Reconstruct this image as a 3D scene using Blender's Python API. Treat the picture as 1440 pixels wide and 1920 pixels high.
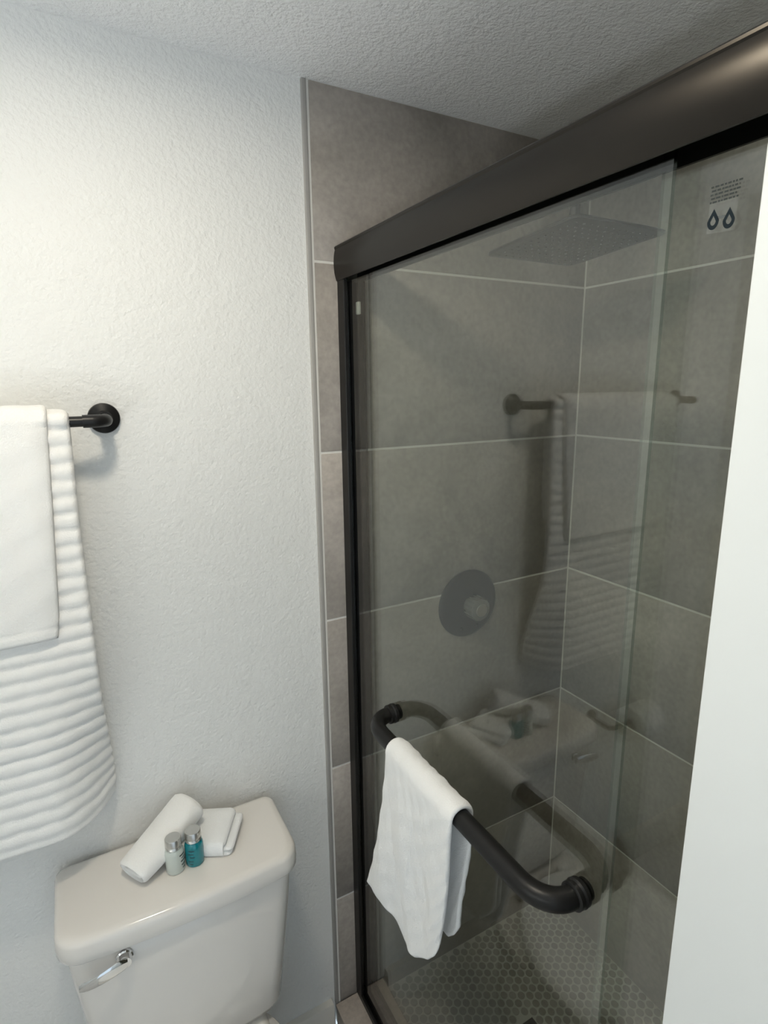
import bpy, bmesh, math, random
from mathutils import Vector, Matrix
random.seed(7)
S = bpy.context.scene
COL = S.collection
for o in list(bpy.data.objects):
    bpy.data.objects.remove(o)

# ------------------------------------------------------------------ camera
yaw, pitch, roll = 0.50402, -0.21738, -0.01169
fwd = Vector((math.sin(yaw)*math.cos(pitch), math.cos(yaw)*math.cos(pitch), math.sin(pitch)))
rgt = Vector((math.cos(yaw), -math.sin(yaw), 0))
upv = rgt.cross(fwd)
r2 = rgt*math.cos(roll) + upv*math.sin(roll)
u2 = -rgt*math.sin(roll) + upv*math.cos(roll)
CAM = Vector((-0.4725, -1.1355, 1.7237))
cd = bpy.data.cameras.new('camera')
cd.sensor_fit = 'HORIZONTAL'; cd.sensor_width = 36.0; cd.lens = 36.0*1069.9/1440.0
cd.clip_start = 0.01
cam = bpy.data.objects.new('camera', cd)
cam.matrix_world = Matrix(((r2.x, u2.x, -fwd.x, CAM.x), (r2.y, u2.y, -fwd.y, CAM.y),
                           (r2.z, u2.z, -fwd.z, CAM.z), (0, 0, 0, 1)))
COL.objects.link(cam); S.camera = cam

# ------------------------------------------------------------------ world, exposure
W = bpy.data.worlds.new('world'); S.world = W; W.use_nodes = True
bg = W.node_tree.nodes['Background']
bg.inputs[0].default_value = (0.72, 0.86, 1.0, 1); bg.inputs[1].default_value = 1.0
S.view_settings.view_transform = 'Standard'; S.view_settings.look = 'None'
S.view_settings.gamma = 1.0; S.view_settings.use_curve_mapping = False
S.view_settings.exposure = 0.12
LAMP_STRENGTH = 124.0
LAMP_COLOR = (1.0, 0.90, 0.73)
FILL_CUP_STRENGTH = 3.5  # side glow of the added fill uplights
FILL_UP_STRENGTH = 76.0  # upward output of the added fill uplights
FILL_COLOR = (0.92, 0.97, 1.0)

# ------------------------------------------------------------------ materials
def nodes(name):
    m = bpy.data.materials.new(name); m.use_nodes = True
    nt = m.node_tree
    return m, nt, nt.nodes, nt.links, nt.nodes['Principled BSDF']

def simple(name, col, rough=0.5, metal=0.0, spec=0.5, trans=0.0, sheen=0.0, coat=0.0):
    m, nt, N, L, b = nodes(name)
    b.inputs['Base Color'].default_value = (*col, 1)
    b.inputs['Roughness'].default_value = rough
    b.inputs['Metallic'].default_value = metal
    b.inputs['Specular IOR Level'].default_value = spec
    b.inputs['Transmission Weight'].default_value = trans
    b.inputs['Sheen Weight'].default_value = sheen
    b.inputs['Coat Weight'].default_value = coat
    return m

def add_bump(m, scale, strength, dist, detail=2.0, rough=0.5, second=None):
    nt = m.node_tree; N = nt.nodes; L = nt.links; b = N['Principled BSDF']
    tc = N.new('ShaderNodeTexCoord')
    n = N.new('ShaderNodeTexNoise'); n.inputs['Scale'].default_value = scale
    n.inputs['Detail'].default_value = detail; n.inputs['Roughness'].default_value = rough
    L.new(tc.outputs['Object'], n.inputs['Vector'])
    bp = N.new('ShaderNodeBump'); bp.inputs['Strength'].default_value = strength
    bp.inputs['Distance'].default_value = dist
    src = n.outputs['Fac']
    if second:
        n2 = N.new('ShaderNodeTexNoise'); n2.inputs['Scale'].default_value = second[0]
        n2.inputs['Detail'].default_value = 3
        L.new(tc.outputs['Object'], n2.inputs['Vector'])
        mx = N.new('ShaderNodeMath'); mx.operation = 'MULTIPLY_ADD'
        L.new(n2.outputs['Fac'], mx.inputs[0]); mx.inputs[1].default_value = second[1]
        L.new(n.outputs['Fac'], mx.inputs[2]); src = mx.outputs[0]
    L.new(src, bp.inputs['Height'])
    L.new(bp.outputs['Normal'], b.inputs['Normal'])
    return m

M = {}
M['paint'] = add_bump(simple('wall_paint', (0.86, 0.86, 0.835), 0.55, spec=0.35), 120, 0.45, 0.005, 2.5, 0.55, (38, 0.7))
M['ceil'] = add_bump(simple('ceiling_paint', (0.92, 0.925, 0.925), 0.7, spec=0.3), 150, 0.55, 0.006, 3, 0.55, (60, 1.0))
M['door'] = simple('door_paint', (0.70, 0.725, 0.72), 0.4, spec=0.4)
M['base'] = simple('baseboard_paint', (0.78, 0.75, 0.69), 0.45)
M['porc'] = simple('porcelain', (0.80, 0.765, 0.715), 0.10, spec=0.5, coat=0.3)
M['black'] = add_bump(simple('black_metal', (0.010, 0.0098, 0.0096), 0.36, 0.0, spec=0.32), 900, 0.08, 0.0005)
M['bronze'] = simple('header_metal', (0.006, 0.0056, 0.0052), 0.29, 0.0, spec=0.33)
M['bronze'].node_tree.nodes['Principled BSDF'].inputs['Specular Tint'].default_value = (1.0, 0.91, 0.80, 1)
M['gloss'] = simple('gloss_black', (0.006, 0.006, 0.006), 0.10, 0.0, spec=0.5)
M['chrome'] = simple('chrome', (0.80, 0.80, 0.80), 0.06, 1.0)
M['alu'] = simple('brushed_aluminium', (0.62, 0.61, 0.58), 0.32, 1.0)
M['trim'] = simple('edge_trim_grey', (0.40, 0.385, 0.36), 0.4, 0.0)
M['grout'] = add_bump(simple('grout', (0.80, 0.78, 0.73), 0.9, spec=0.2), 600, 0.2, 0.001)
M['fgrout'] = add_bump(simple('floor_grout', (0.52, 0.51, 0.47), 0.9, spec=0.2), 600, 0.2, 0.001)
M['seal'] = simple('grey_seal', (0.33, 0.32, 0.30), 0.6)
M['knob'] = simple('knob_grey', (0.30, 0.30, 0.29), 0.14, 0.55, coat=0.5)
M['print'] = simple('print_dark', (0.022, 0.03, 0.036), 1.0, spec=0.0)
M['print2'] = simple('print_grey', (0.055, 0.062, 0.062), 1.0, spec=0.0)
M['plast'] = simple('clear_bumper', (0.55, 0.55, 0.53), 0.3)
M['teal'] = simple('teal_bottle', (0.004, 0.27, 0.32), 0.12, trans=0.25, coat=0.3)
M['pale'] = simple('pale_bottle', (0.72, 0.78, 0.72), 0.12, trans=0.2, coat=0.3)

def terry(name, col):
    m = simple(name, col, 0.95, spec=0.1, sheen=0.5)
    return add_bump(m, 420, 0.5, 0.0032, 4, 0.65, (90, 0.7))
M['towel'] = terry('white_terry', (0.965, 0.955, 0.925))
M['towel2'] = terry('white_terry_fresh', (0.97, 0.975, 0.965))

def tile_material(name, c0, c1, c2, rough, scale):
    m, nt, N, L, b = nodes(name)
    tc = N.new('ShaderNodeTexCoord'); oi = N.new('ShaderNodeObjectInfo')
    add = N.new('ShaderNodeVectorMath'); add.operation = 'ADD'
    mul = N.new('ShaderNodeMath'); mul.operation = 'MULTIPLY'; mul.inputs[1].default_value = 37.0
    L.new(oi.outputs['Random'], mul.inputs[0])
    L.new(tc.outputs['Object'], add.inputs[0]); L.new(mul.outputs[0], add.inputs[1])
    n1 = N.new('ShaderNodeTexNoise'); n1.inputs['Scale'].default_value = scale; n1.inputs['Detail'].default_value = 7
    n1.inputs['Roughness'].default_value = 0.62; n1.inputs['Distortion'].default_value = 0.6
    L.new(add.outputs[0], n1.inputs['Vector'])
    cr = N.new('ShaderNodeValToRGB'); e = cr.color_ramp.elements
    e[0].position = 0.30; e[0].color = (*c0, 1); e[1].position = 0.72; e[1].color = (*c2, 1)
    k = cr.color_ramp.elements.new(0.5); k.color = (*c1, 1)
    L.new(n1.outputs['Fac'], cr.inputs[0])
    n2 = N.new('ShaderNodeTexNoise'); n2.inputs['Scale'].default_value = scale*26; n2.inputs['Detail'].default_value = 3
    L.new(add.outputs[0], n2.inputs['Vector'])
    mr = N.new('ShaderNodeMapRange'); mr.inputs[1].default_value = 0.3; mr.inputs[2].default_value = 0.7
    mr.inputs[3].default_value = 0.90; mr.inputs[4].default_value = 1.10
    L.new(n2.outputs['Fac'], mr.inputs[0])
    mx = N.new('ShaderNodeMix'); mx.data_type = 'RGBA'; mx.blend_type = 'MULTIPLY'; mx.inputs[0].default_value = 1.0
    L.new(cr.outputs[0], mx.inputs[6]); L.new(mr.outputs[0], mx.inputs[7])
    # tile to tile shade
    mr2 = N.new('ShaderNodeMapRange'); mr2.inputs[3].default_value = 0.88; mr2.inputs[4].default_value = 1.12
    L.new(oi.outputs['Random'], mr2.inputs[0])
    mx2 = N.new('ShaderNodeMix'); mx2.data_type = 'RGBA'; mx2.blend_type = 'MULTIPLY'; mx2.inputs[0].default_value = 1.0
    L.new(mx.outputs[2], mx2.inputs[6]); L.new(mr2.outputs[0], mx2.inputs[7])
    L.new(mx2.outputs[2], b.inputs['Base Color'])
    b.inputs['Roughness'].default_value = rough
    b.inputs['Specular IOR Level'].default_value = 0.4
    bp = N.new('ShaderNodeBump'); bp.inputs['Strength'].default_value = 0.08; bp.inputs['Distance'].default_value = 0.001
    L.new(n2.outputs['Fac'], bp.inputs['Height']); L.new(bp.outputs[0], b.inputs['Normal'])
    return m
M['tile'] = tile_material('concrete_tile', (0.30, 0.270, 0.240), (0.40, 0.360, 0.320), (0.50, 0.455, 0.405), 0.42, 3.2)
M['penny'] = tile_material('mosaic_tile', (0.22, 0.21, 0.185), (0.28, 0.268, 0.235), (0.34, 0.325, 0.29), 0.45, 5.0)
M['curb'] = tile_material('curb_tile', (0.54, 0.475, 0.42), (0.62, 0.55, 0.49), (0.70, 0.63, 0.57), 0.4, 4.0)
M['floor'] = tile_material('floor_tile', (0.60, 0.58, 0.55), (0.67, 0.65, 0.62), (0.74, 0.72, 0.69), 0.4, 3.0)

def glass_material(name, tint, f0=0.045):
    m = bpy.data.materials.new(name); m.use_nodes = True
    nt = m.node_tree; N = nt.nodes; L = nt.links; N.clear()
    out = N.new('ShaderNodeOutputMaterial')
    g = N.new('ShaderNodeNewGeometry')
    dp = N.new('ShaderNodeVectorMath'); dp.operation = 'DOT_PRODUCT'
    L.new(g.outputs['Normal'], dp.inputs[0]); L.new(g.outputs['Incoming'], dp.inputs[1])
    ab = N.new('ShaderNodeMath'); ab.operation = 'ABSOLUTE'; L.new(dp.outputs['Value'], ab.inputs[0])
    om = N.new('ShaderNodeMath'); om.operation = 'SUBTRACT'; om.inputs[0].default_value = 1; L.new(ab.outputs[0], om.inputs[1])
    pw = N.new('ShaderNodeMath'); pw.operation = 'POWER'; L.new(om.outputs[0], pw.inputs[0]); pw.inputs[1].default_value = 5
    ma = N.new('ShaderNodeMath'); ma.operation = 'MULTIPLY_ADD'; L.new(pw.outputs[0], ma.inputs[0])
    ma.inputs[1].default_value = 1-f0; ma.inputs[2].default_value = f0
    tr = N.new('ShaderNodeBsdfTransparent'); tr.inputs[0].default_value = (*tint, 1)
    gl = N.new('ShaderNodeBsdfGlossy'); gl.inputs['Roughness'].default_value = 0.0
    gl.inputs['Color'].default_value = (1, 1, 1, 1)
    mx = N.new('ShaderNodeMixShader')
    L.new(ma.outputs[0], mx.inputs[0]); L.new(tr.outputs[0], mx.inputs[1]); L.new(gl.outputs[0], mx.inputs[2])
    L.new(mx.outputs[0], out.inputs[0])
    return m
M['glass'] = glass_material('shower_glass', (0.915, 0.936, 0.905), 0.064)
M['gedge'] = glass_material('glass_edge', (0.66, 0.71, 0.69), 0.07)
def film_material(name, col, cover):
    m = bpy.data.materials.new(name); m.use_nodes = True
    nt = m.node_tree; N = nt.nodes; L = nt.links; N.clear()
    out = N.new('ShaderNodeOutputMaterial'); tr = N.new('ShaderNodeBsdfTransparent'); df = N.new('ShaderNodeBsdfDiffuse')
    df.inputs[0].default_value = (*col, 1); mx = N.new('ShaderNodeMixShader'); mx.inputs[0].default_value = cover
    L.new(tr.outputs[0], mx.inputs[1]); L.new(df.outputs[0], mx.inputs[2]); L.new(mx.outputs[0], out.inputs[0])
    return m
M['link'] = simple('print_faint', (0.12, 0.13, 0.13), 1.0, spec=0.0)
M['film'] = film_material('sticker_film', (0.75, 0.8, 0.8), 0.07)

def emission(name, col, st):
    m = bpy.data.materials.new(name); m.use_nodes = True
    nt = m.node_tree; nt.nodes.clear()
    o = nt.nodes.new('ShaderNodeOutputMaterial'); e = nt.nodes.new('ShaderNodeEmission')
    e.inputs[0].default_value = (*col, 1); e.inputs[1].default_value = st
    nt.links.new(e.outputs[0], o.inputs[0]); return m
M['lamp'] = emission('lamp_diffuser', LAMP_COLOR, LAMP_STRENGTH)
M['fill_up'] = emission('fill_disc', FILL_COLOR, FILL_UP_STRENGTH)  # emitter of the added fill uplights
M['fill_cup'] = emission('fill_cup_glow', FILL_COLOR, FILL_CUP_STRENGTH)  # weakly glowing cups of the added fill uplights

# ------------------------------------------------------------------ object helpers (vertices are given in world metres)
ORG = {}
def link(name, data, parent=None, org=(0, 0, 0)):
    o = bpy.data.objects.new(name, data); COL.objects.link(o)
    org = Vector(org); ORG[o.name] = org
    if parent is not None:
        o.parent = parent; o.location = org - ORG[parent.name]
    else:
        o.location = org
    return o

def mesh(name, verts, faces, mat, parent=None, smooth=False, org=None, mats=None, fmat=None):
    if org is None:
        if parent is not None: org = ORG[parent.name]
        else:
            lo = [min(v[i] for v in verts) for i in range(3)]; hi = [max(v[i] for v in verts) for i in range(3)]
            org = ((lo[0]+hi[0])/2, (lo[1]+hi[1])/2, lo[2])
    org = Vector(org)
    me = bpy.data.meshes.new(name)
    me.from_pydata([Vector(v)-org for v in verts], [], faces)
    bm = bmesh.new(); bm.from_mesh(me)
    bmesh.ops.remove_doubles(bm, verts=bm.verts, dist=1e-6)
    bmesh.ops.recalc_face_normals(bm, faces=bm.faces)
    bm.to_mesh(me); bm.free()
    for mm in (mats or [mat]): me.materials.append(mm)
    if fmat:
        for p in me.polygons: p.material_index = fmat(p)
    if smooth:
        for p in me.polygons: p.use_smooth = True
    return link(name, me, parent, org)

def empty(name, loc):
    o = link(name, None, None, loc); o.empty_display_size = 0.05; return o

def tag(o, label=None, cat=None, group=None, kind=None):
    if label: o['label'] = label
    if cat: o['category'] = cat
    if group: o['group'] = group
    if kind: o['kind'] = kind
    return o

def smooth_angle(o, ang=40):
    me = o.data
    for p in me.polygons: p.use_smooth = True
    try:
        me.set_sharp_from_angle(angle=math.radians(ang))
    except Exception:
        pass
    return o

def boxv(x0, x1, y0, y1, z0, z1):
    v = [(x0, y0, z0), (x1, y0, z0), (x1, y1, z0), (x0, y1, z0), (x0, y0, z1), (x1, y0, z1), (x1, y1, z1), (x0, y1, z1)]
    f = [(0, 3, 2, 1), (4, 5, 6, 7), (0, 1, 5, 4), (1, 2, 6, 5), (2, 3, 7, 6), (3, 0, 4, 7)]
    return v, f

def box(name, x0, x1, y0, y1, z0, z1, mat, parent=None, bevel=0.0, seg=2, org=None, mats=None, fmat=None):
    v, f = boxv(min(x0, x1), max(x0, x1), min(y0, y1), max(y0, y1), min(z0, z1), max(z0, z1))
    o = mesh(name, v, f, mat, parent, org=org, mats=mats, fmat=fmat)
    if bevel:
        bm = bmesh.new(); bm.from_mesh(o.data)
        bmesh.ops.bevel(bm, geom=list(bm.edges), offset=bevel, segments=seg, affect='EDGES', profile=0.5)
        bm.to_mesh(o.data); bm.free(); smooth_angle(o, 50)
    return o

def frame_from(d):
    d = Vector(d).normalized()
    a = Vector((0, 0, 1)) if abs(d.z) < 0.9 else Vector((1, 0, 0))
    u = d.cross(a).normalized(); w = d.cross(u).normalized()
    return u, w

def lathe(name, c, d, prof, mat, parent=None, seg=40, ang=35, org=None):
    """prof: list of (distance along d, radius)"""
    c = Vector(c); d = Vector(d).normalized(); u, w = frame_from(d)
    v = []; f = []
    for (t, r) in prof:
        for k in range(seg):
            a = 2*math.pi*k/seg
            v.append(c + d*t + (u*math.cos(a)+w*math.sin(a))*max(r, 1e-5))
    for i in range(len(prof)-1):
        for k in range(seg):
            k2 = (k+1) % seg
            f.append((i*seg+k, i*seg+k2, (i+1)*seg+k2, (i+1)*seg+k))
    if prof[0][1] > 1e-4: f.append(tuple(range(seg))[::-1])
    if prof[-1][1] > 1e-4: f.append(tuple((len(prof)-1)*seg+k for k in range(seg)))
    return smooth_angle(mesh(name, v, f, mat, parent, org=org), ang)

def tube(name, pts, rad, mat, parent=None, seg=20, org=None):
    pts = [Vector(p) for p in pts]; n = len(pts)
    rs = rad if isinstance(rad, (list, tuple)) else [rad]*n
    v = []; f = []; u = None
    for i, p in enumerate(pts):
        d = (pts[min(i+1, n-1)]-pts[max(i-1, 0)]).normalized()
        if u is None: u, w = frame_from(d)
        else:
            u = (u - d*u.dot(d)).normalized(); w = d.cross(u)
        for k in range(seg):
            a = 2*math.pi*k/seg
            v.append(p + (u*math.cos(a)+w*math.sin(a))*rs[i])
    for i in range(n-1):
        for k in range(seg):
            k2 = (k+1) % seg
            f.append((i*seg+k, i*seg+k2, (i+1)*seg+k2, (i+1)*seg+k))
    f.append(tuple(range(seg))[::-1]); f.append(tuple((n-1)*seg+k for k in range(seg)))
    return smooth_angle(mesh(name, v, f, mat, parent, org=org), 50)

def loft(name, rings, mat, parent=None, cap=True, ang=45, org=None):
    n = len(rings[0]); v = [p for r in rings for p in r]; f = []
    for i in range(len(rings)-1):
        for k in range(n):
            k2 = (k+1) % n
            f.append((i*n+k, i*n+k2, (i+1)*n+k2, (i+1)*n+k))
    if cap:
        f.append(tuple(range(n))[::-1]); f.append(tuple((len(rings)-1)*n+k for k in range(n)))
    return smooth_angle(mesh(name, v, f, mat, parent, org=org), ang)

def extrude_y(name, prof, y0, y1, mat, parent=None, ang=40):
    return loft(name, [[(x, y0, z) for x, z in prof], [(x, y1, z) for x, z in prof]], mat, parent, ang=ang)

def sstep(t):
    t = max(0.0, min(1.0, t)); return t*t*(3-2*t)

def interp(tab, x):
    if x <= tab[0][0]: return tab[0][1]
    for (a, b), (c, d) in zip(tab, tab[1:]):
        if x <= c:
            t = (x-a)/(c-a); return b+(d-b)*t
    return tab[-1][1]

def thick_sheet(name, fn, nu, nv, th, mat, parent=None, rim=None, extra=None, org=None):
    """closed soft sheet around the middle surface fn(u, v), u and v in 0..1; extra(u, v) adds to the half thickness outside / inside"""
    rim = rim or th*0.6
    P = [[Vector(fn(i/nu, j/nv)) for j in range(nv+1)] for i in range(nu+1)]
    def dist_u(i, j):
        a = sum((P[k+1][j]-P[k][j]).length for k in range(0, i)) if i <= 8 else 1
        b = sum((P[k+1][j]-P[k][j]).length for k in range(i, nu)) if nu-i <= 8 else 1
        return min(a, b)
    def dist_v(i, j):
        a = sum((P[i][k+1]-P[i][k]).length for k in range(0, j)) if j <= 8 else 1
        b = sum((P[i][k+1]-P[i][k]).length for k in range(j, nv)) if nv-j <= 8 else 1
        return min(a, b)
    vo = []; vi = []
    for i in range(nu+1):
        for j in range(nv+1):
            du = P[min(i+1, nu)][j]-P[max(i-1, 0)][j]; dv = P[i][min(j+1, nv)]-P[i][max(j-1, 0)]
            n = du.cross(dv)
            n = n.normalized() if n.length > 1e-12 else Vector((0, -1, 0))
            q = min(dist_u(i, j), dist_v(i, j))/rim; q = min(1.0, q)
            r = math.sqrt(max(0.0, 1-(1-q)**2))
            e = extra(i/nu, j/nv) if extra else (0, 0)
            vo.append(P[i][j]+n*(th/2+e[0])*r); vi.append(P[i][j]-n*(th/2+e[1])*r)
    o = len(vo); f = []
    g = lambda i, j: i*(nv+1)+j
    for i in range(nu):
        for j in range(nv):
            f.append((g(i, j), g(i+1, j), g(i+1, j+1), g(i, j+1)))
            f.append((o+g(i, j), o+g(i, j+1), o+g(i+1, j+1), o+g(i+1, j)))
    ob = mesh(name, vo+vi, f, mat, parent, smooth=True, org=org)
    return ob

# ------------------------------------------------------------------ key dimensions
ZC = 2.289          # ceiling
CX = 0.765          # shower side wall
YN = -1.50          # near end of the shower
ZS = 0.055          # shower floor
ROWS = [1.9692, 1.5842, 1.1992, 0.8142, 0.4292]   # grout joints
YW = 0.006          # plane of the painted wall (tiles stand slightly proud of it)
RL, RF = -1.30, -1.86   # left wall, front wall

# ------------------------------------------------------------------ structure
def struct(o, label=None):
    o['kind'] = 'structure'
    if label: o['label'] = label
    return o
struct(box('wall_back', RL-0.1, -0.012, YW, 0.12, 0, ZC, M['paint']), 'white orange-peel textured wall behind the toilet and towel bar')
struct(box('wall_left', RL-0.1, RL, RF, YW, 0, ZC, M['paint']), 'white painted side wall of the bathroom')
# front wall with the doorway
wf = box('wall_front', RL-0.1, -0.93, RF-0.1, RF, 0, ZC, M['paint'])
struct(wf, 'white wall around the bathroom doorway')
struct(box('wall_front_right', -0.09, CX+0.1, RF-0.1, RF, 0, ZC, M['paint']), 'white wall beside the bathroom doorway')
struct(box('wall_front_top', -0.93, -0.09, RF-0.1, RF, 2.05, ZC, M['paint']), 'white wall above the bathroom doorway')
struct(box('wall_shower_return', -0.012, CX+0.1, RF, YN-0.012, 0, ZC, M['paint']), 'white wall closing the near end of the shower')
struct(box('ceiling', RL-0.1, CX+0.1, RF-0.1, 0.12, ZC, ZC+0.08, M['ceil']), 'white knockdown textured ceiling')
fl = struct(box('floor', RL-0.1, 0.0, RF-0.1, 0.0, -0.05, -0.002, M['grout']), 'grey tiled bathroom floor')
tw = 0.45
for i in range(3):
    for j in range(5):
        x1 = -0.012-i*tw; x0 = max(x1-tw+0.004, RL); y1 = -0.006-j*tw; y0 = max(y1-tw+0.004, RF)
        if y1-y0 > 0.03 and x1-x0 > 0.03:
            box('tile', x0, x1, y0, y1, -0.004, 0.0, M['floor'], fl)

# tiled shower walls: grout bed plus one object per tile
def tile_wall(name, label, plane, a0, a1, bed, splits):
    """plane 'y' (wall A, normal -y at y=0), 'x' (wall B, normal -x at x=CX), 'n' (near end, normal +y)"""
    zs = [ZC] + ROWS + [ZS-0.01]
    if plane == 'y': w = struct(box(name, a0, a1, 0.0015, 0.12, 0, ZC, M['grout']), label)
    if plane == 'x': w = struct(box(name, CX+0.0015, CX+0.12, a0, a1, 0, ZC, M['grout']), label)
    if plane == 'n': w = struct(box(name, a0, a1, YN-0.012, YN-0.0015, 0, ZC, M['grout']), label)
    g = 0.0026
    for k in range(len(zs)-1):
        z1 = zs[k]-(g if k else 0.001); z0 = zs[k+1]+g
        cuts = splits(k)
        for c0, c1 in zip(cuts, cuts[1:]):
            p, q = c0+g*0.8, c1-g*0.8
            if plane == 'y': t = box('tile', p, q, 0, 0.006, z0, z1, M['tile'], w, 0.0008, 1, org=((p+q)/2, 0, z0))
            if plane == 'x': t = box('tile', CX, CX+0.006, p, q, z0, z1, M['tile'], w, 0.0008, 1, org=(CX, (p+q)/2, z0))
            if plane == 'n': t = box('tile', p, q, YN-0.006, YN, z0, z1, M['tile'], w, 0.0008, 1, org=((p+q)/2, YN, z0))
    return w
tile_wall('wall_shower_back', 'grey concrete-look tiled wall with the shower valve and shower head', 'y', -0.001, CX+0.0015, None, lambda k: [0.0, CX])
tile_wall('wall_shower_side', 'grey concrete-look tiled long wall of the shower', 'x', YN-0.1, 0.12, None,
          lambda k: [YN, -0.75, 0.0] if k % 2 else [YN, -0.80, 0.0])
tile_wall('wall_shower_near', 'grey tiled near end wall of the shower', 'n', 0.0, CX+0.0015, None, lambda k: [0.0, CX])
# edge trim between paint and tile
t1 = struct(box('trim_1', -0.0125, -0.0032, -0.0012, 0.06, 0.10, ZC, M['trim'], None, 0.0012, 2), 'grey metal edge trim between white wall and shower tile')
t2 = struct(box('trim_2', -0.0032, 0.0008, 0.0005, 0.06, 0.10, ZC, M['grout']), 'pale grout bead along the tile edge')
# baseboard along the back wall
bb = extrude = [( YW, 0.0), (-0.014, 0.0), (-0.014, 0.108), (-0.010, 0.116), (-0.004, 0.118), (YW, 0.118)]
struct(loft('baseboard_back', [[(RL, y, z) for y, z in bb], [(-0.0225, y, z) for y, z in bb]], M['base'], None, ang=30), 'white baseboard under the back wall')
struct(box('baseboard_left', RL, RL+0.014, RF, -0.014, 0, 0.116, M['base']), 'white baseboard under the side wall')
# open bathroom door leaf, its free edge towards the back wall
d1 = box('door_1', -0.130, -0.096, -1.72, -0.9393, 0.008, 2.04, M['door'], None, 0.0015, 2)
struct(d1, 'smooth white flush door standing open beside the shower')
for z in (0.25, 1.05, 1.85):
    lathe('hinge', (-0.135, -1.726, z-0.045), (0, 0, 1), [(0, 0.006), (0.09, 0.006)], M['alu'], d1, 14)
kn = lathe('door_knob', (-0.130, -1.005, 0.93), (-1, 0, 0), [(0, 0.030), (0.005, 0.030), (0.007, 0.012), (0.028, 0.011), (0.034, 0.024), (0.046, 0.027), (0.056, 0.020), (0.059, 0.0)], M['black'], d1)

# shower floor with mosaic
sf = struct(box('floor_shower', -0.0, CX+0.02, YN-0.02, 0.02, -0.02, ZS-0.0015, M['fgrout']), 'shower floor of small grey penny mosaic tiles')
px, py = 0.0208, 0.0240
DR = (0.338, 0.4476, -0.372, -0.262)   # drain rectangle
def pennyshape(r, n=12):
    out = []
    for k in range(n):
        a = 2*math.pi*(k+0.5)/n
        rr = r*(1.0+0.035*math.cos(6*a))
        out.append((rr*math.sin(a), rr*math.cos(a)))
    return out
psh = pennyshape(0.0102); pin = [(x*0.93, y*0.93) for x, y in psh]
cells = []
for i in range(int((CX-0.135)/px)+1):
    for j in range(int(1.5/py)+2):
        x = CX-0.0125-i*px; y = -0.0125-(j+(0.5 if i % 2 else 0))*py
        if x < 0.142 or y < YN+0.012: continue
        if DR[0]-0.012 < x < DR[1]+0.010 and DR[2]-0.010 < y < DR[3]+0.010: continue
        cells.append((x, y))
def project(p):
    d = Vector(p)-CAM
    z = d.dot(fwd); return 720+1069.9*d.dot(r2)/z, 960-1069.9*d.dot(u2)/z, z
def rank(c):
    u, v, z = project((c[0], c[1], ZS))
    vis = 660 < u < 1260-(v-1700)*0.1 and v < 1935
    return (0 if vis else 1, z)
cells.sort(key=rank)
def pv(x, y):
    v = [(x+a, y+b, ZS-0.003) for a, b in psh]+[(x+a, y+b, ZS-0.0004) for a, b in psh]+[(x+a, y+b, ZS) for a, b in pin]
    n = len(psh); f = []
    for r in range(2):
        for k in range(n):
            k2 = (k+1) % n; f.append((r*n+k, r*n+k2, (r+1)*n+k2, (r+1)*n+k))
    f.append(tuple(2*n+k for k in range(n)))
    return v, f
v, f = pv(cells[0][0], cells[0][1])
p0 = mesh('mosaic_tile', v, f, M['penny'], sf, org=(cells[0][0], cells[0][1], ZS))
for (x, y) in cells[1:300]:
    c = p0.copy(); COL.objects.link(c); c.parent = sf
    c.location = Vector((x, y, ZS))-ORG[sf.name]; c.rotation_euler.z = random.choice((0, 1, 2, 3, 4, 5))*math.pi/3
    k = random.uniform(0.97, 1.02); c.scale = (k, k, 1)
V = []; F = []
for (x, y) in cells[300:]:
    v, f = pv(x, y); b0 = len(V); V += v; F += [tuple(b0+i for i in ff) for ff in f]
st = mesh('mosaic_tiles_beyond', V, F, M['penny'], sf); st['kind'] = 'stuff'

# ------------------------------------------------------------------ ceiling downlight (the room's lamp)
LX, LY = -0.45, -0.60
dl = empty('ceiling_downlight', (LX, LY, ZC))
tag(dl, 'round white flush downlight in the ceiling above the toilet', 'ceiling light')
lathe('trim_ring', (LX, LY, ZC), (0, 0, -1), [(0.0, 0.095), (0.006, 0.093), (0.009, 0.078), (0.006, 0.066), (0.0, 0.066)], M['door'], dl)
lathe('diffuser', (LX, LY, ZC-0.004), (0, 0, 1), [(0.0, 0.0), (0.0, 0.064), (0.003, 0.064)], M['lamp'], dl)

# two unseen fill uplights added on the left wall to brighten ceiling and room
for gy, nm in ((-1.40, 'far'), (-0.85, 'near')):
    vl = empty('fill_uplight', (RL, gy, 1.11))
    tag(vl, 'unseen fill uplight added on the side wall, ' + ('by the doorway' if nm == 'far' else 'nearer the towel bar'), 'fill light', 'added fill uplights on the side wall')
    box('back_plate', RL+0.0005, RL+0.020, gy-0.04, gy+0.04, 1.07, 1.23, M['black'], vl, 0.004, 2)
    tube('fill_arm', [(RL+0.015, gy, 1.10), (RL+0.11, gy, 1.10)], 0.008, M['black'], vl, 12)
    lathe('shade', (RL+0.11, gy, 1.09), (0, 0, 1), [(0.0, 0.0), (0.0, 0.035), (0.02, 0.05), (0.12, 0.082), (0.118, 0.078), (0.095, 0.070)], M['fill_cup'], vl, 28, 50)
    lathe('fill_disc', (RL+0.11, gy, 1.185), (0, 0, 1), [(0.0, 0.070), (0.004, 0.070)], M['fill_up'], vl, 28)

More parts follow.
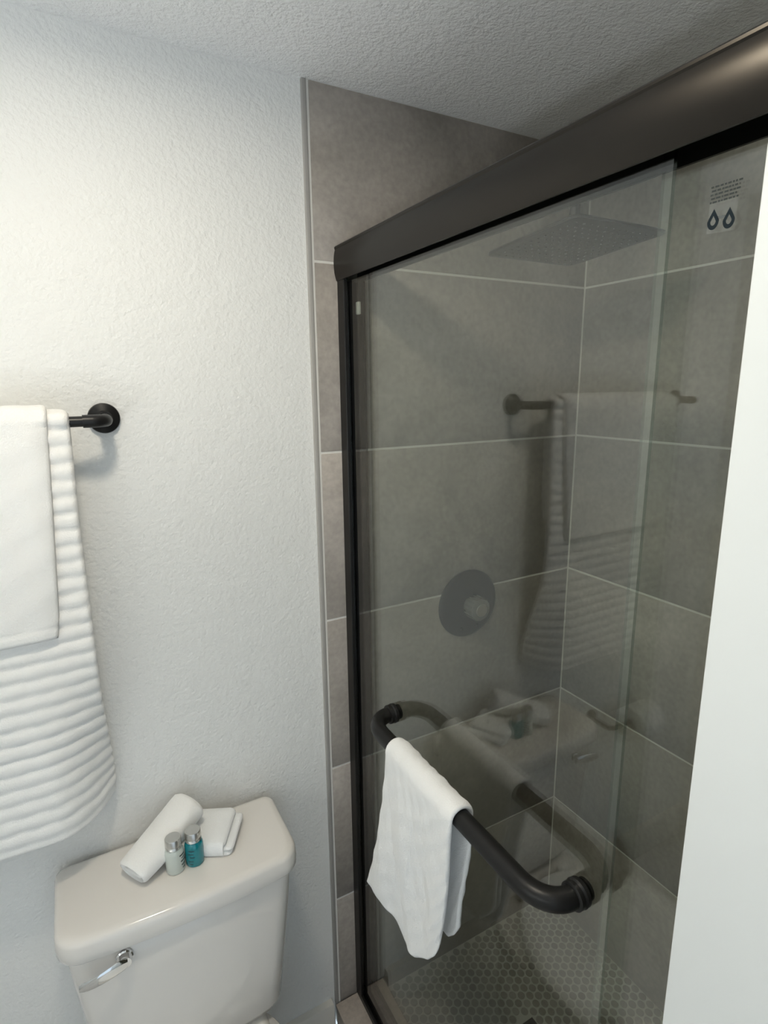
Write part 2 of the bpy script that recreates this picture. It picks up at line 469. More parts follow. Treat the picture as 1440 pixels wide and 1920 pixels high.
# ------------------------------------------------------------------ shower curb
cb = empty('shower_curb', (0.06, -0.75, 0.0))
tag(cb, 'low shower curb with brownish tile top under the glass doors', 'curb')
box('curb_body', -0.010, 0.128, YN, -0.0005, 0.0, 0.092, M['tile'], cb)
y1 = -0.0012
for k, L_ in enumerate((0.62, 0.62, 0.30)):
    y0 = max(y1-L_, YN)
    box('curb_tile', -0.0135, 0.131, y0+0.001, y1-0.001, 0.091, 0.100, M['curb'], cb, 0.0012, 2, org=(0.06, (y0+y1)/2, 0.09))
    y1 = y0

# ------------------------------------------------------------------ shower door frame
fr = empty('shower_door_frame', (0.075, -0.75, 0.10))
tag(fr, 'black metal shower door frame with wide header rail and side jamb', 'door frame')
hp = [(0.100, 1.9980), (0.0520, 2.0010), (0.0470, 2.0010), (0.0452, 1.9990), (0.0452, 1.9962), (0.0464, 1.9940),
      (0.0448, 1.9880), (0.0436, 1.9800), (0.0430, 1.9700), (0.0432, 1.9600), (0.0442, 1.9500), (0.0458, 1.9425),
      (0.0474, 1.9370), (0.0482, 1.9345), (0.0512, 1.9345), (0.0518, 1.9375), (0.0518, 1.9860), (0.0960, 1.9860), (0.0960, 1.9345), (0.100, 1.9345)]
extrude_y('header_rail', hp, -0.0008, YN+0.001, M['bronze'], fr, ang=25)
jp = [(0.0500, -0.0006), (0.0500, -0.0285), (0.0515, -0.0300), (0.0565, -0.0300), (0.0580, -0.0285), (0.0580, -0.008),
      (0.0720, -0.008), (0.0720, -0.024), (0.0765, -0.024), (0.0765, -0.008), (0.0935, -0.008), (0.0935, -0.030), (0.099, -0.030), (0.099, -0.0006)]
def jamb(yf):
    return loft('jamb', [[(x, yf(y), z) for x, y in jp] for z in (0.118, 1.9345)], M['black'], fr, ang=30)
jamb(lambda y: y); jamb(lambda y: YN-y)
rp = [(0.0505, 0.1002), (0.0505, 0.116), (0.0525, 0.118), (0.0560, 0.118), (0.0575, 0.116), (0.0575, 0.106),
      (0.0690, 0.106), (0.0690, 0.1150), (0.0755, 0.1150), (0.0755, 0.106), (0.0900, 0.106), (0.0900, 0.124), (0.0985, 0.126), (0.0985, 0.1002)]
extrude_y('bottom_track', rp, -0.0010, YN+0.001, M['black'], fr, ang=30)
# bright bead in the jamb channel
lathe('jamb_bead', (0.0590, -0.0265, 0.12), (0, 0, 1), [(0, 0.0018), (1.812, 0.0018)], M['gloss'], fr, 14)
box('bumper', 0.0790, 0.0860, -0.036, -0.024, 1.868, 1.893, M['plast'], fr, 0.002, 2)

# ------------------------------------------------------------------ glass doors
def pane(name, xa, xb, ya, yb, za, zb, parent):
    def fm(p): return 0 if abs(p.normal.x) > 0.5 else 1
    return box(name, xa, xb, ya, yb, za, zb, None, parent, mats=[M['glass'], M['gedge']], fmat=fm)
g1 = empty('sliding_glass_door', (0.0625, -0.383, 0.108))
tag(g1, 'outer sliding glass door with a black towel bar', 'shower door')
pane('glass_pane', 0.0600, 0.0650, -0.020, -0.746, 0.108, 1.975, g1)
ZB = 1.060; XB = 0.0005
path = []
R1 = 0.052
y_a, y_b = -0.208, -0.703
path.append((0.0590, y_a, ZB)); path.append((0.045, y_a, ZB))
for k in range(0, 13):
    a = math.pi/2*k/12
    path.append((XB+R1-0.010-(R1-0.010)*math.sin(a)*1.0, y_a-R1*(1-math.cos(a)), ZB))
n = 14
for k in range(1, n): path.append((XB, (y_a-R1)+((y_b+R1)-(y_a-R1))*k/n, ZB))
for k in range(12, -1, -1):
    a = math.pi/2*k/12
    path.append((XB+R1-0.010-(R1-0.010)*math.sin(a)*1.0, y_b+R1*(1-math.cos(a)), ZB))
path.append((0.045, y_b, ZB)); path.append((0.0590, y_b, ZB))
tb = tube('door_towel_bar', path, 0.0155, M['black'], g1, 24)
for y in (y_a, y_b):
    lathe('collar', (0.0594, y, ZB), (-1, 0, 0), [(0, 0.0195), (0.006, 0.0200), (0.0075, 0.0188), (0.009, 0.0178), (0.0105, 0.0192), (0.016, 0.0190), (0.018, 0.0160)], M['black'], tb, 32)
    lathe('inner_washer', (0.0656, y, ZB), (1, 0, 0), [(0, 0.015), (0.004, 0.015), (0.006, 0.011), (0.006, 0.0)], M['black'], tb, 24)
g2 = empty('sliding_glass_door', (0.084, -1.10, 0.108))
tag(g2, 'inner sliding glass door with the printed water-drop mark', 'shower door')
p2 = pane('glass_pane', 0.0815, 0.0865, -0.7184, -1.485, 0.108, 1.975, g2)
# printed mark: two drops, film square and lines of fine print
XP = 0.0811
def flat(name, pts, mat, parent, x=XP, hole=None):
    if hole is None:
        v = [(x, a, b) for a, b in pts]; f = [tuple(range(len(pts)))]
    else:
        n = len(pts); v = [(x, a, b) for a, b in pts]+[(x, a, b) for a, b in hole]
        f = [(k, (k+1) % n, n+(k+1) % n, n+k) for k in range(n)]
    return mesh(name, v, f, mat, parent)
mk = flat('printed_film', [(-0.7728, 1.8885), (-0.7995, 1.8865), (-0.7985, 1.8590), (-0.7720, 1.8610)], M['film'], p2, XP+0.0001)
mk['label'] = 'pale square print with two dark water drops'
def drop(cy, cz, w, h):
    def sh(k, s):
        out = []
        for i in range(28):
            a = 2*math.pi*i/28
            yy = math.sin(a); zz = -math.cos(a)
            t = (zz+1)/2
            wd = 1.0 if t < 0.5 else (1-(t-0.5)/0.5)**0.75*1.0
            ww = wd if t >= 0.5 else abs(yy) / max(abs(yy), 1e-6) if False else 1.0
            y_ = yy*(wd if t >= 0.5 else 1.0)
            out.append((cy+y_*w/2*s, cz+(zz if t < 0.5 else zz*1.45)*h/2.45*s - (0.0 if s == 1 else 0.0003)))
        return out
    flat('drop', sh(0, 1.0), M['print'], p2, XP, hole=sh(0, 0.46))
drop(-0.7775, 1.8710, 0.0112, 0.0185); drop(-0.7925, 1.8690, 0.0112, 0.0185)
flat('drop_link', [(-0.7815, 1.8745), (-0.7885, 1.8740), (-0.7885, 1.8715), (-0.7815, 1.8720)], M['link'], p2)
random.seed(11)
for r in range(5):
    z = 1.9015-r*0.0033
    y = -0.7725-0.0008*(r % 2)
    end = -0.8020 if r == 0 else -0.7985-0.001*(r % 3)
    while y > end:
        w = random.uniform(0.0015, 0.0042)
        flat('fine_print', [(y, z), (max(y-w, end), z), (max(y-w, end), z-0.0016), (y, z-0.0016)], M['print2'], p2)
        y -= w+random.uniform(0.0007, 0.0013)

# ------------------------------------------------------------------ shower head
sh = empty('rain_shower', (0.445, 0.0, 2.13))
tag(sh, 'square black rain shower head on an arm in the shower', 'shower head')
tilt = math.atan2(0.018, 0.26); hc = Vector((0.445, -0.258, 1.990))
ax = Vector((1, 0, 0)); ay = Vector((0, -math.cos(tilt), math.sin(tilt))); az = Vector((0, math.sin(tilt), math.cos(tilt)))
def rsq(h, r, n=6):
    out = []
    for sx, sy, a0 in ((1, 1, 0), (-1, 1, 90), (-1, -1, 180), (1, -1, 270)):
        for k in range(n+1):
            a = math.radians(a0+90*k/n)
            out.append((sx*(h-r)+r*math.cos(a), sy*(h-r)+r*math.sin(a)))
    return out
def hring(h, r, z): return [hc+ax*a+ay*b+az*z for a, b in rsq(h, r)]
plate = loft('plate', [hring(0.118, 0.016, 0), hring(0.122, 0.018, 0.001), hring(0.1225, 0.018, 0.005), hring(0.120, 0.017, 0.0075), hring(0.05, 0.02, 0.011)], M['black'], sh)
# nozzles under the plate
V = []; F = []
for i in range(12):
    for j in range(12):
        c = hc+ax*((i-5.5)*0.0185)+ay*((j-5.5)*0.0185)
        b0 = len(V)
        for zz, rr in ((0.0005, 0.0026), (-0.0016, 0.0018)):
            for k in range(6):
                V.append(c+az*zz+ax*rr*math.cos(k*math.pi/3)+ay*rr*math.sin(k*math.pi/3))
        for k in range(6): F.append((b0+k, b0+(k+1) % 6, b0+6+(k+1) % 6, b0+6+k))
        F.append(tuple(b0+6+k for k in range(6)))
nz = mesh('nozzles', V, F, M['black'], plate, org=sh.location); nz['kind'] = 'stuff'
lathe('ball_joint', hc+az*0.010, az, [(0, 0.020), (0.010, 0.020), (0.014, 0.016), (0.018, 0.017), (0.030, 0.0165), (0.034, 0.012), (0.040, 0.010)], M['alu'], sh, 28)
ap = [(0.445, 0.0, 2.135), (0.445, -0.06, 2.137), (0.445, -0.14, 2.138)]
for k in range(1, 9):
    a = math.pi/2*k/8
    ap.append((0.445, -0.195-0.0615*math.sin(a), 2.138-0.055*(1-math.cos(a))))
ap.append((0.445, -0.2565, 2.035))
tube('arm', ap, 0.0105, M['black'], sh, 18)
lathe('wall_flange', (0.445, 0.0, 2.135), (0, -1, 0), [(0, 0.030), (0.004, 0.030), (0.009, 0.020), (0.012, 0.012)], M['black'], sh)

# ------------------------------------------------------------------ shower valve
va = empty('shower_valve', (0.401, 0.0, 1.163))
tag(va, 'round dark shower valve plate with a grey knob on the tiled wall', 'shower valve')
vc = (0.401, 0.0, 1.163)
lathe('escutcheon', vc, (0, -1, 0), [(0, 0.0915), (0.004, 0.0915), (0.008, 0.088), (0.0105, 0.078), (0.012, 0.05), (0.012, 0.0)], M['black'], va, 64)
kb = lathe('knob', (0.401, -0.012, 1.163), (0, -1, 0), [(0, 0.020), (0.006, 0.020), (0.010, 0.0265), (0.016, 0.0285), (0.040, 0.0300), (0.046, 0.0285), (0.049, 0.024), (0.049, 0.0)], M['knob'], va, 48)
lathe('knob_cap', (0.401, -0.061, 1.163), (0, -1, 0), [(0, 0.017), (0.0015, 0.0165), (0.002, 0.0)], M['alu'], kb, 32)
for k in range(16):
    a = 2*math.pi*k/16
    c = Vector((0.401+0.0292*math.cos(a), 0, 1.163+0.0292*math.sin(a)))
    tube('grip_rib', [(c.x, -0.026, c.z), (c.x, -0.055, c.z)], 0.0022, M['knob'], kb, 8)
for sx in (-1, 1):
    lathe('screw', (0.401+sx*0.026, -0.0112, 1.163-0.064), (0, -1, 0), [(0, 0.004), (0.002, 0.004), (0.003, 0.0)], M['black'], va, 14)

# drain
dr = empty('shower_drain', ((DR[0]+DR[1])/2, (DR[2]+DR[3])/2, ZS))
tag(dr, 'square dark drain grate set in the shower floor', 'drain')
box('drain_frame', DR[0], DR[1], DR[2], DR[3], ZS-0.001, ZS+0.0012, M['bronze'], dr, 0.0006, 1)
for k in range(9):
    x = DR[0]+0.010+k*0.0105
    box('grate_bar', x, x+0.005, DR[2]+0.008, DR[3]-0.008, ZS+0.0012, ZS+0.0030, M['black'], dr)

# ------------------------------------------------------------------ wall towel bar
TY, TZ, TR = -0.070, 1.6725, 0.0087
wb = empty('towel_bar', (-0.69, 0.0, TZ))
tag(wb, 'black wall towel bar holding the white bath towels', 'towel bar')
for fx, sgn in ((-0.4105, -1), (-1.020, 1)):
    fl_ = lathe('flange', (fx, YW, TZ+0.001), (0, -1, 0), [(0, 0.0265), (0.006, 0.0265), (0.009, 0.0255), (0.011, 0.022), (0.016, 0.014), (0.022, 0.0115), (0.030, 0.0108)], M['black'], wb)
    pth = [(fx, -0.012, TZ), (fx, -0.04, TZ)]
    for k in range(1, 9):
        a = math.pi/2*k/8
        pth.append((fx+sgn*0.022*(1-math.cos(a)), TY+0.022-0.022*math.sin(a), TZ))
    pth += [(fx+sgn*0.036, TY, TZ)]
    tube('post', pth, 0.0106, M['black'], wb, 20)
tube('bar', [(-0.4465+0.004, TY, TZ), (-0.984-0.004, TY, TZ)], TR, M['black'], wb, 20)

# profile: from front hem, up over the bar, down behind it
def drape(s, rmid, zf, zbk, yo_f, yo_b):
    """s in metres of path; returns (y, z, side) for the middle surface"""
    Lf = TZ-zf; La = math.pi*rmid; Lb = TZ-zbk
    return Lf, La, Lb
def towel_fn(x_left, x_right, zf, zb, rmid, front_out=None, curl=None, bottom=None, wav=0.0):
    def fn(u, v):
        Lf = TZ-zf; La = math.pi*rmid; Lb = TZ-zb; T = Lf+La+Lb
        s = v*T
        if s < Lf:
            h = TZ-(Lf-s); q = (Lf-s)
            y = TY-rmid-(front_out(q) if front_out else 0); z = h
            front = True
        elif s < Lf+La:
            a = (s-Lf)/rmid
            y = TY-rmid*math.cos(a); z = TZ+rmid*math.sin(a); q = 0; front = False
        else:
            q = s-Lf-La; y = TY+rmid-0.01*sstep(q/0.3)*0; z = TZ-q; front = False
        xr = x_right(z)-(0.0 if s < Lf+La*0.5 else 0.004+0.07*sstep((1.45-z)/0.3))
        x = x_left+(xr-x_left)*u
        d = xr-x
        if front and curl:
            y += curl(z, d)
        if front and bottom:
            t = sstep((zf+0.12-z)/0.12); z += bottom(x, d)*t
        y += wav*math.sin(x*23+z*5)*sstep(q/0.25)*(1 if front else 0.3)
        return (x, y, z)
    return fn
def curl_b(z, d):
    c = 0.006+0.078*sstep((1.30-z)/0.34)
    return c*max(0.0, 1-d/0.10)**1.7
def bott_b(x, d):
    return 0.018*max(0, 1-d/0.05)**2
per = 0.0272
ZFB = 0.936
LfB = TZ-ZFB; rB = TR+0.0046; TB = LfB+math.pi*rB+(TZ-0.99)
def ribs(u, v):
    s = v*TB
    if s < 0.018: return (0.0, 0.0075) if s > 0.006 else (0.0012, 0.0075)
    ph = (s-0.018)/per
    t = ph-math.floor(ph)
    w = (abs(math.sin(math.pi*t)))**0.6
    jit = 0.0006*math.sin(u*61+math.floor(ph)*2.1)
    q = abs(s-LfB-math.pi*rB/2)-math.pi*rB/2
    return (0.0058*w-0.0014+jit, 0.0075*sstep((q-0.012)/0.05))
bt = thick_sheet('bath_towel', towel_fn(-0.905, lambda z: -0.4655+0.004*sstep((1.2-z)/0.2)*1 - 0.004*sstep((1.68-z)/0.2), ZFB, 0.99, rB,
                 lambda q: 0.008*sstep(q/0.5), curl_b, bott_b, 0.0012), 110, 330, 0.0088, M['towel'], None, 0.0085, ribs, org=(-0.665, -0.065, ZFB))
tag(bt, 'large ribbed white bath towel hanging on the wall bar', 'towel')
rH = TR+0.0088+0.0062
ZFH = 1.320
TH = (TZ-ZFH)+math.pi*rH+(TZ-1.40)
def hem(u, v):
    s = v*TH
    if s < 0.018: return (0.0012, 0.0005)
    if s < 0.024: return (-0.0012, 0.0)
    n = 0.0006*math.sin(u*47+v*31)+0.0005*math.sin(u*23-v*70)
    return (n, 0)
ht = thick_sheet('hand_towel', towel_fn(-0.870, lambda z: interp([(1.31, -0.5235), (1.36, -0.5165), (1.55, -0.5035), (1.69, -0.4950)], z), ZFH, 1.40, rH,
                 lambda q: 0.010*sstep(q/0.3), lambda z, d: 0.006*max(0, 1-d/0.03)**2, lambda x, d: -0.0, 0.0015), 90, 170, 0.0085, M['towel'], None, 0.006, hem, org=(-0.64, -0.065, ZFH))
tag(ht, 'smaller plain white hand towel draped over the ribbed bath towel', 'towel')

# ------------------------------------------------------------------ toilet
to = empty('toilet', (-0.37, -0.30, 0.0))
tag(to, 'off-white porcelain toilet with tank against the white wall', 'toilet')
def tank_ring(xl, xr, yb, yf, z, r, bow=0.012, n=8):
    pts = []
    cx = (xl+xr)/2; hw = (xr-xl)/2
    def fr_(x): return yf-bow*(1-((x-cx)/hw)**2)
    # front edge left to right with bow, rounded corners
    seq = []
    for k in range(n+1):
        a = math.pi+math.pi/2*k/n
        seq.append((xl+r+r*math.cos(a), yf+r+r*math.sin(a)))
    for k in range(1, 12):
        x = xl+r+(xr-xl-2*r)*k/12; seq.append((x, yf))
    for k in range(n+1):
        a = -math.pi/2+math.pi/2*k/n
        seq.append((xr-r+r*math.cos(a), yf+r+r*math.sin(a)))
    rb = r*0.5
    for k in range(n+1):
        a = math.pi/2*k/n; seq.append((xr-rb+rb*math.cos(a), yb-rb+rb*math.sin(a)))
    for k in range(n+1):
        a = math.pi/2+math.pi/2*k/n; seq.append((xl+rb+rb*math.cos(a), yb-rb+rb*math.sin(a)))
    for x, y in seq:
        w = max(0, min(1, (yb-y)/(yb-yf)))
        pts.append((x, y-bow*(1-((x-cx)/hw)**2)*w*w, z))
    return pts
tk = [(-0.520, -0.222, -0.028, -0.160, 0.430, 0.03), (-0.535, -0.208, -0.024, -0.178, 0.440, 0.035), (-0.545, -0.200, -0.022, -0.186, 0.460, 0.038),
      (-0.560, -0.186, -0.020, -0.190, 0.58, 0.038), (-0.572, -0.174, -0.018, -0.193, 0.70, 0.036), (-0.577, -0.170, -0.018, -0.194, 0.772, 0.035), (-0.574, -0.173, -0.020, -0.190, 0.7785, 0.033)]
loft('tank', [tank_ring(a, b, c, d, z, r) for a, b, c, d, z, r in tk], M['porc'], to, ang=60)
ld = [(-0.570, -0.177, -0.024, -0.186, 0.7800, 0.032), (-0.5885, -0.1585, -0.0125, -0.2045, 0.7801, 0.039), (-0.5895, -0.1575, -0.0122, -0.2055, 0.7820, 0.0395), (-0.590, -0.157, -0.012, -0.206, 0.795, 0.040),
      (-0.589, -0.158, -0.012, -0.205, 0.811, 0.040), (-0.587, -0.160, -0.014, -0.203, 0.8165, 0.038), (-0.582, -0.165, -0.018, -0.198, 0.8205, 0.034), (-0.572, -0.175, -0.026, -0.188, 0.8222, 0.03)]
loft('tank_lid', [tank_ring(a, b, c, d, z, r, 0.013) for a, b, c, d, z, r in ld], M['porc'], to, ang=60)
# lever
lv = lathe('flush_lever', (-0.488, -0.2045, 0.7560), (0, -1, 0), [(0, 0.0145), (0.004, 0.0145), (0.006, 0.0125), (0.013, 0.0115), (0.016, 0.0105), (0.017, 0.0)], M['chrome'], to, 28)
lv['label'] = 'chrome flush lever'
arm = []
for k in range(13):
    t = k/12
    x = -0.4835-t*0.076; z = 0.7565-0.010*sstep(t)+0.002*math.sin(t*3); y = -0.2195-0.006*math.sin(t*math.pi)-0.002*t
    hh = 0.0115+0.002*math.sin(t*math.pi)-0.0005*t
    if t > 0.9: hh *= 1-0.5*((t-0.9)/0.1)**2
    if t < 0.08: hh *= 0.8
    tw_ = 0.5*sstep(t*1.3)
    ring = []
    for q in range(16):
        a = 2*math.pi*q/16
        py_ = 0.0034*math.cos(a); pz_ = hh*math.sin(a)
        ring.append((x, y+py_*math.cos(tw_)-pz_*math.sin(tw_)*0.5, z+py_*math.sin(tw_)+pz_))
    arm.append(ring)
loft('lever_arm', arm, M['chrome'], lv, ang=60)
# bowl, seat and lid
def egg(cx, y0, y1, hw, z, n=36):
    out = []
    for k in range(n):
        a = 2*math.pi*k/n
        s_ = math.sin(a); c_ = math.cos(a)
        yy = (y0+y1)/2-(y0-y1)/2*c_
        ww = hw*(1.0-0.12*max(0, c_)**2+0.06*max(0, -c_))
        out.append((cx+ww*s_, yy, z))
    return out
TX = -0.3725
bw = [egg(TX, -0.10, -0.52, 0.105, 0.0), egg(TX, -0.10, -0.52, 0.107, 0.02), egg(TX, -0.10, -0.50, 0.100, 0.10), egg(TX, -0.09, -0.54, 0.115, 0.22),
      egg(TX, -0.08, -0.64, 0.160, 0.32), egg(TX, -0.07, -0.685, 0.182, 0.38), egg(TX, -0.07, -0.690, 0.185, 0.410), egg(TX, -0.075, -0.685, 0.180, 0.418)]
loft('bowl', bw, M['porc'], to, ang=70)
box('deck', TX-0.135, TX+0.135, -0.21, -0.03, 0.36, 0.4295, M['porc'], to, 0.02, 4)
M['seat'] = simple('seat_plastic', (0.90, 0.885, 0.85), 0.18)
st_ = [egg(TX, -0.235, -0.695, 0.186, 0.419), egg(TX, -0.232, -0.698, 0.190, 0.425), egg(TX, -0.234, -0.696, 0.188, 0.437)]
loft('seat', st_, M['seat'], to, ang=60)
sl = [egg(TX, -0.228, -0.697, 0.188, 0.438), egg(TX, -0.225, -0.700, 0.191, 0.443), egg(TX, -0.228, -0.696, 0.187, 0.452), egg(TX, -0.26, -0.66, 0.15, 0.457)]
loft('seat_lid', sl, M['seat'], to, ang=60)
for sx in (-1, 1):
    box('hinge', TX+sx*0.075-0.014, TX+sx*0.075+0.014, -0.236, -0.215, 0.428, 0.450, M['seat'], to, 0.005, 3)

# toilet paper on the back wall left of the toilet (the glass doors mirror it)
tp = empty('paper_holder', (-0.875, 0.0, 0.665)); tag(tp, 'black toilet paper holder on the back wall left of the toilet', 'paper holder')
lathe('flange', (-0.79, YW, 0.665), (0, -1, 0), [(0, 0.025), (0.006, 0.025), (0.010, 0.020), (0.014, 0.010)], M['black'], tp, 28)
tube('arm', [(-0.79, -0.008, 0.665), (-0.79, -0.06, 0.665), (-0.792, -0.070, 0.665), (-0.80, -0.076, 0.665), (-0.82, -0.078, 0.665), (-0.95, -0.078, 0.665)], 0.007, M['black'], tp, 14)
pr = empty('paper_roll', (-0.88, -0.078, 0.61)); tag(pr, 'white roll of toilet paper on the black wall holder', 'toilet paper')
lathe('paper', (-0.935, -0.078, 0.655), (1, 0, 0), [(0.0, 0.020), (0.0, 0.053), (0.002, 0.055), (0.098, 0.055), (0.10, 0.053), (0.10, 0.020), (0.0, 0.020)], M['towel2'], pr, 40, 40)
lathe('core', (-0.934, -0.078, 0.655), (1, 0, 0), [(0.0, 0.0185), (0.0, 0.0198), (0.098, 0.0198), (0.098, 0.0185), (0.0, 0.0185)], M['curb'], pr, 28, 40)

# ------------------------------------------------------------------ things on the tank lid
ZL = 0.8222
# rolled towel, leaning with its far end on the folded one
A = Vector((-0.457, -0.124, ZL+0.0225)); B = Vector((-0.336, -0.047, ZL+0.066))
dirv = (B-A).normalized(); side = Vector((dirv.y, -dirv.x, 0)).normalized(); nrm = side.cross(dirv).normalized()
if nrm.z < 0: nrm = -nrm
rings = []
N_ = 30; K_ = 44
random.seed(3)
def rollring(t, s, push=0.0):
    hw = (0.0375+0.003*math.sin(t*3.0)-0.003*(1-t))*s; hh = (0.0225+0.005*sstep(t*1.2)+0.0015*math.sin(t*9))*s
    c = A+(B-A)*t+dirv*push
    out = []
    for k in range(K_):
        a = 2*math.pi*k/K_
        ca, sa = math.cos(a), math.sin(a)
        e = 2/2.15
        x_ = math.copysign(abs(ca)**e, ca)*hw; y_ = math.copysign(abs(sa)**e, sa)*hh
        w = 1+0.02*math.sin(3*a+t*7)+0.015*math.sin(5*a-t*11)
        out.append(c+side*x_*w+nrm*y_*w)
    return out
rings.append(rollring(0.0, 0.52, 0.026)); rings.append(rollring(0.0, 0.66, 0.022)); rings.append(rollring(0.0, 0.76, 0.006))
rings.append(rollring(0.0, 0.86, -0.002)); rings.append(rollring(0.01, 0.98, 0.0))
for i in range(N_+1): rings.append(rollring(0.03+0.94*i/N_, 1.0))
rings.append(rollring(0.985, 0.95)); rings.append(rollring(1.0, 0.84, 0.002)); rings.append(rollring(1.0, 0.6, -0.004)); rings.append(rollring(1.0, 0.3, -0.010))
rt = empty('rolled_towel', (A+B)/2-Vector((0, 0, 0.03)))
tag(rt, 'white towel rolled up, leaning on the folded washcloth on the tank lid', 'towel')
loft('rolled_cloth', rings, M['towel'], rt, ang=80)
# inner tongue of the roll, seen in the open end
tg = []
for t in (-0.008, -0.001, 0.01, 0.10):
    hw = 0.022*(0.8 if t < -0.004 else 1.0); hh = 0.0062*(0.5 if t < -0.004 else 1.0)
    c = A+(B-A)*t
    tg.append([c+side*hw*math.copysign(abs(math.cos(a))**0.7, math.cos(a))+nrm*(hh*math.sin(a)-0.001) for a in [2*math.pi*k/20 for k in range(20)]])
loft('inner_fold', tg, M['towel'], rt, ang=80)

# folded washcloth: stacked folded layers
ft = empty('folded_washcloth', (-0.311, -0.082, ZL))
tag(ft, 'small white washcloth folded in layers on the tank lid beside the bottles', 'washcloth')
ang = math.radians(62.0)
e1 = Vector((math.cos(ang), math.sin(ang), 0)); e2 = Vector((-math.sin(ang), math.cos(ang), 0))
fc = Vector((-0.311, -0.0815, ZL))
def layer(name, z0, th, a0, a1, b0, b1, seed):
    # cushion-like layer, coordinates a along e1, b along e2 (b=-.05 is the right, open side)
    rnd = random.Random(seed); ph = rnd.uniform(0, 6)
    R = []
    def ring(ins, z):
        out = []
        ha, hb = (a1-a0)/2-ins, (b1-b0)/2-ins; ca, cb_ = (a0+a1)/2, (b0+b1)/2; r = 0.010
        for (sx, sy, q0) in ((1, 1, 0), (-1, 1, 90), (-1, -1, 180), (1, -1, 270)):
            for k in range(6):
                q = math.radians(q0+90*k/5)
                x_ = sx*(ha-r)+r*math.cos(q); y_ = sy*(hb-r)+r*math.sin(q)
                w = 0.0012*math.sin(40*x_+ph)+0.0012*math.sin(55*y_+ph*2)
                p = fc+e1*(ca+x_)+e2*(cb_+y_)+Vector((0, 0, z-ZL+w*(1 if z > z0+th*0.3 else 0)))
                out.append(p)
        return out
    for ins, fz in ((0.006, 0), (0.002, 0.12), (0.0, 0.4), (0.0, 0.6), (0.002, 0.86), (0.006, 1.0), (0.02, 1.06)):
        R.append(ring(ins, z0+th*fz))
    return loft(name, R, M['towel2'], ft, ang=80)
layer('cloth_layer', ZL+0.0003, 0.010, -0.050, 0.052, -0.058, 0.046, 1)
layer('cloth_layer', ZL+0.0095, 0.010, -0.049, 0.048, -0.062, 0.045, 2)
layer('cloth_layer', ZL+0.0185, 0.013, -0.052, 0.050, -0.047, 0.048, 3)
# front fold wraps the layers
wr = []
for k in range(9):
    b = -0.044+0.088*k/8; c = fc+e2*b+e1*(-0.047)
    ring = []
    for q in range(18):
        a = 2*math.pi*q/18
        ring.append(c+e1*(0.0085*math.cos(a))+Vector((0, 0, 0.0155+0.0150*math.sin(a))))
    wr.append(ring)
loft('fold_edge', wr, M['towel2'], ft, ang=80)

def bottle(name, x, y, mat, label):
    b = empty(name, (x, y, ZL)); tag(b, label, 'bottle', 'toiletry bottles on the tank lid')
    lathe('bottle_body', (x, y, ZL), (0, 0, 1), [(0.0, 0.0), (0.0, 0.0150), (0.0015, 0.0168), (0.004, 0.0175), (0.041, 0.0175), (0.0455, 0.0165), (0.049, 0.0140), (0.052, 0.0128)], mat, b, 36, 50)
    cp = lathe('cap', (x, y, ZL+0.0505), (0, 0, 1), [(0, 0.0145), (0.0015, 0.0152), (0.003, 0.0143), (0.0045, 0.0152), (0.006, 0.0143), (0.0075, 0.0152), (0.019, 0.0150), (0.021, 0.0140), (0.0215, 0.0)], M['alu'], b, 36, 30)
    return b
def prints(b, x, y, a_mid, rows, mat):
    for (z, a0, a1, h) in rows:
        v = []; f = []
        n = 8
        for k in range(n+1):
            a = math.radians(a_mid+a0+(a1-a0)*k/n)
            for dz in (0, h):
                v.append((x+0.01765*math.cos(a), y+0.01765*math.sin(a), ZL+z+dz))
        for k in range(n): f.append((2*k, 2*k+2, 2*k+3, 2*k+1))
        mesh('print_line', v, f, mat, b)
M['printt'] = simple('print_teal', (0.002, 0.07, 0.09), 0.5)
b1 = bottle('toiletry_bottle', -0.3835, -0.1300, M['pale'], 'pale clear toiletry bottle with silver cap, left of the teal one')
b2 = bottle('toiletry_bottle', -0.3470, -0.1290, M['teal'], 'teal toiletry bottle with silver cap on the tank lid')
prints(b1, -0.3835, -0.1300, -60, [(0.037, -6, 36, 0.0028), (0.031, 6, 34, 0.0018), (0.024, 0, 40, 0.0026), (0.016, 4, 36, 0.0024), (0.009, 10, 32, 0.0018)], M['print2'])
prints(b2, -0.3470, -0.1290, -120, [(0.036, -16, 22, 0.0030), (0.029, -20, 16, 0.0024), (0.022, -10, 22, 0.0028), (0.014, -18, 14, 0.0022), (0.008, -12, 10, 0.0018)], M['printt'])

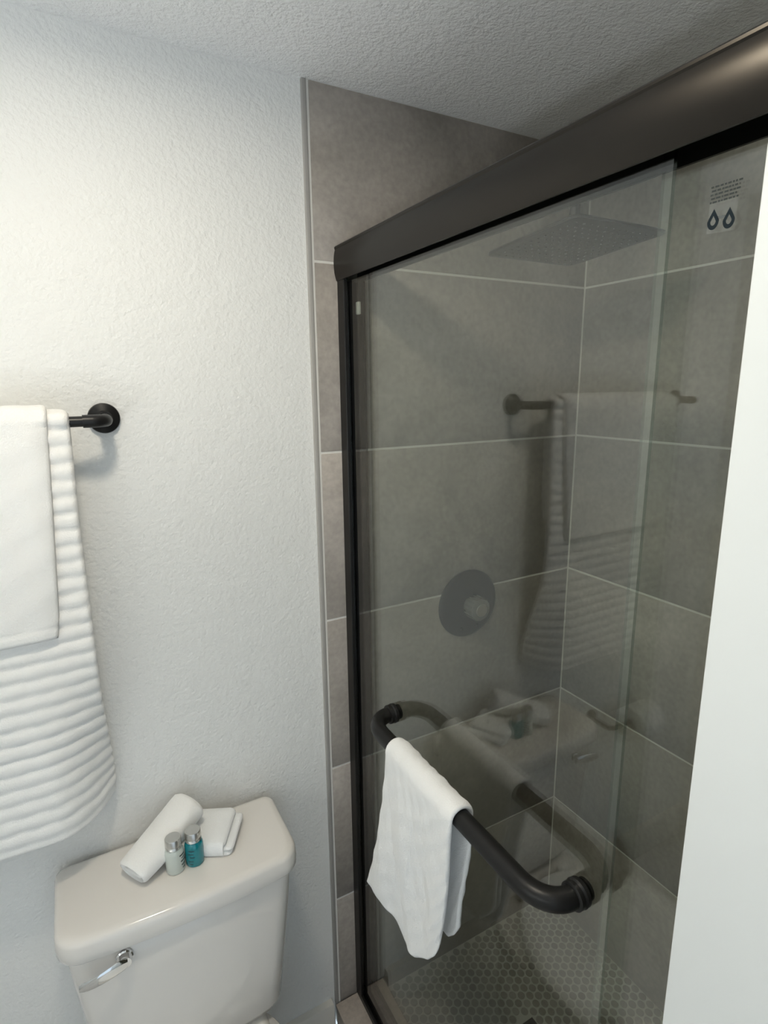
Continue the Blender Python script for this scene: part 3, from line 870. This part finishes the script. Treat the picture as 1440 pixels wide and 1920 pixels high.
# ------------------------------------------------------------------ towel over the glass-door bar
RB = 0.0155+0.0045
ZT0 = ZB
lend = [(0.0, 0.722), (0.18, 0.728), (0.38, 0.716), (0.55, 0.686), (0.72, 0.690), (0.86, 0.715), (0.95, 0.745), (1.0, 0.780)]
bend = [(0.0, 0.70), (0.5, 0.735), (0.8, 0.757), (0.92, 0.785), (1.0, 0.815)]
def dfn(u, v):
    zf = interp(lend, u); zb = interp(bend, u)
    Lf = ZT0-zf; La = math.pi*RB; Lb = ZT0-zb; T = Lf+La+Lb
    s = v*T
    ytop = -0.312+(-0.520+0.312)*u
    if s < Lf:
        q = (Lf-s)/Lf; z = ZT0-(Lf-s)
        x = XB-RB
        x += -0.013*sstep(q)*(1-u)+0.016*sstep(q*1.1)*u**1.5
        ybot = -0.247+(-0.476+0.247)*u
        y = ytop+(ybot-ytop)*(0.35*q+0.65*q*q) if u < 0.5 else ytop+(ybot-ytop)*(0.55*q+0.45*q*q)
        x += 0.0045*math.sin(9*u+1.0+2.2*q)*sstep(q*1.5)+0.0022*math.sin(17*u-6*q)*sstep(q*2)
        # diagonal creases
        x -= 0.003*math.exp(-((u-0.25-0.55*q+0.12)/0.05)**2)*sstep(q*2)
        x -= 0.0025*math.exp(-((u-0.55-0.15*q)/0.05)**2)*sstep(q*2)
    elif s < Lf+La:
        a = (s-Lf)/RB; x = XB-RB*math.cos(a); z = ZT0+RB*math.sin(a); y = ytop
    else:
        q = (s-Lf-La)/Lb; z = ZT0-(s-Lf-La); x = XB+RB+0.004*math.sin(8*u+3*q)*sstep(q*2)+0.004*sstep(q)
        ybot = -0.31+(-0.492+0.31)*u
        y = ytop+(ybot-ytop)*sstep(q)
    return (x, y, z)
def dex(u, v):
    n = 0.0007*math.sin(u*41+v*57)+0.0006*math.sin(u*23-v*90)
    return (n, n*0.5)
dt = thick_sheet('washcloth', dfn, 70, 150, 0.0085, M['towel2'], None, 0.006, dex, org=(0.0, -0.41, 0.69))
tag(dt, 'white cloth hanging over the black bar of the glass shower door', 'washcloth')
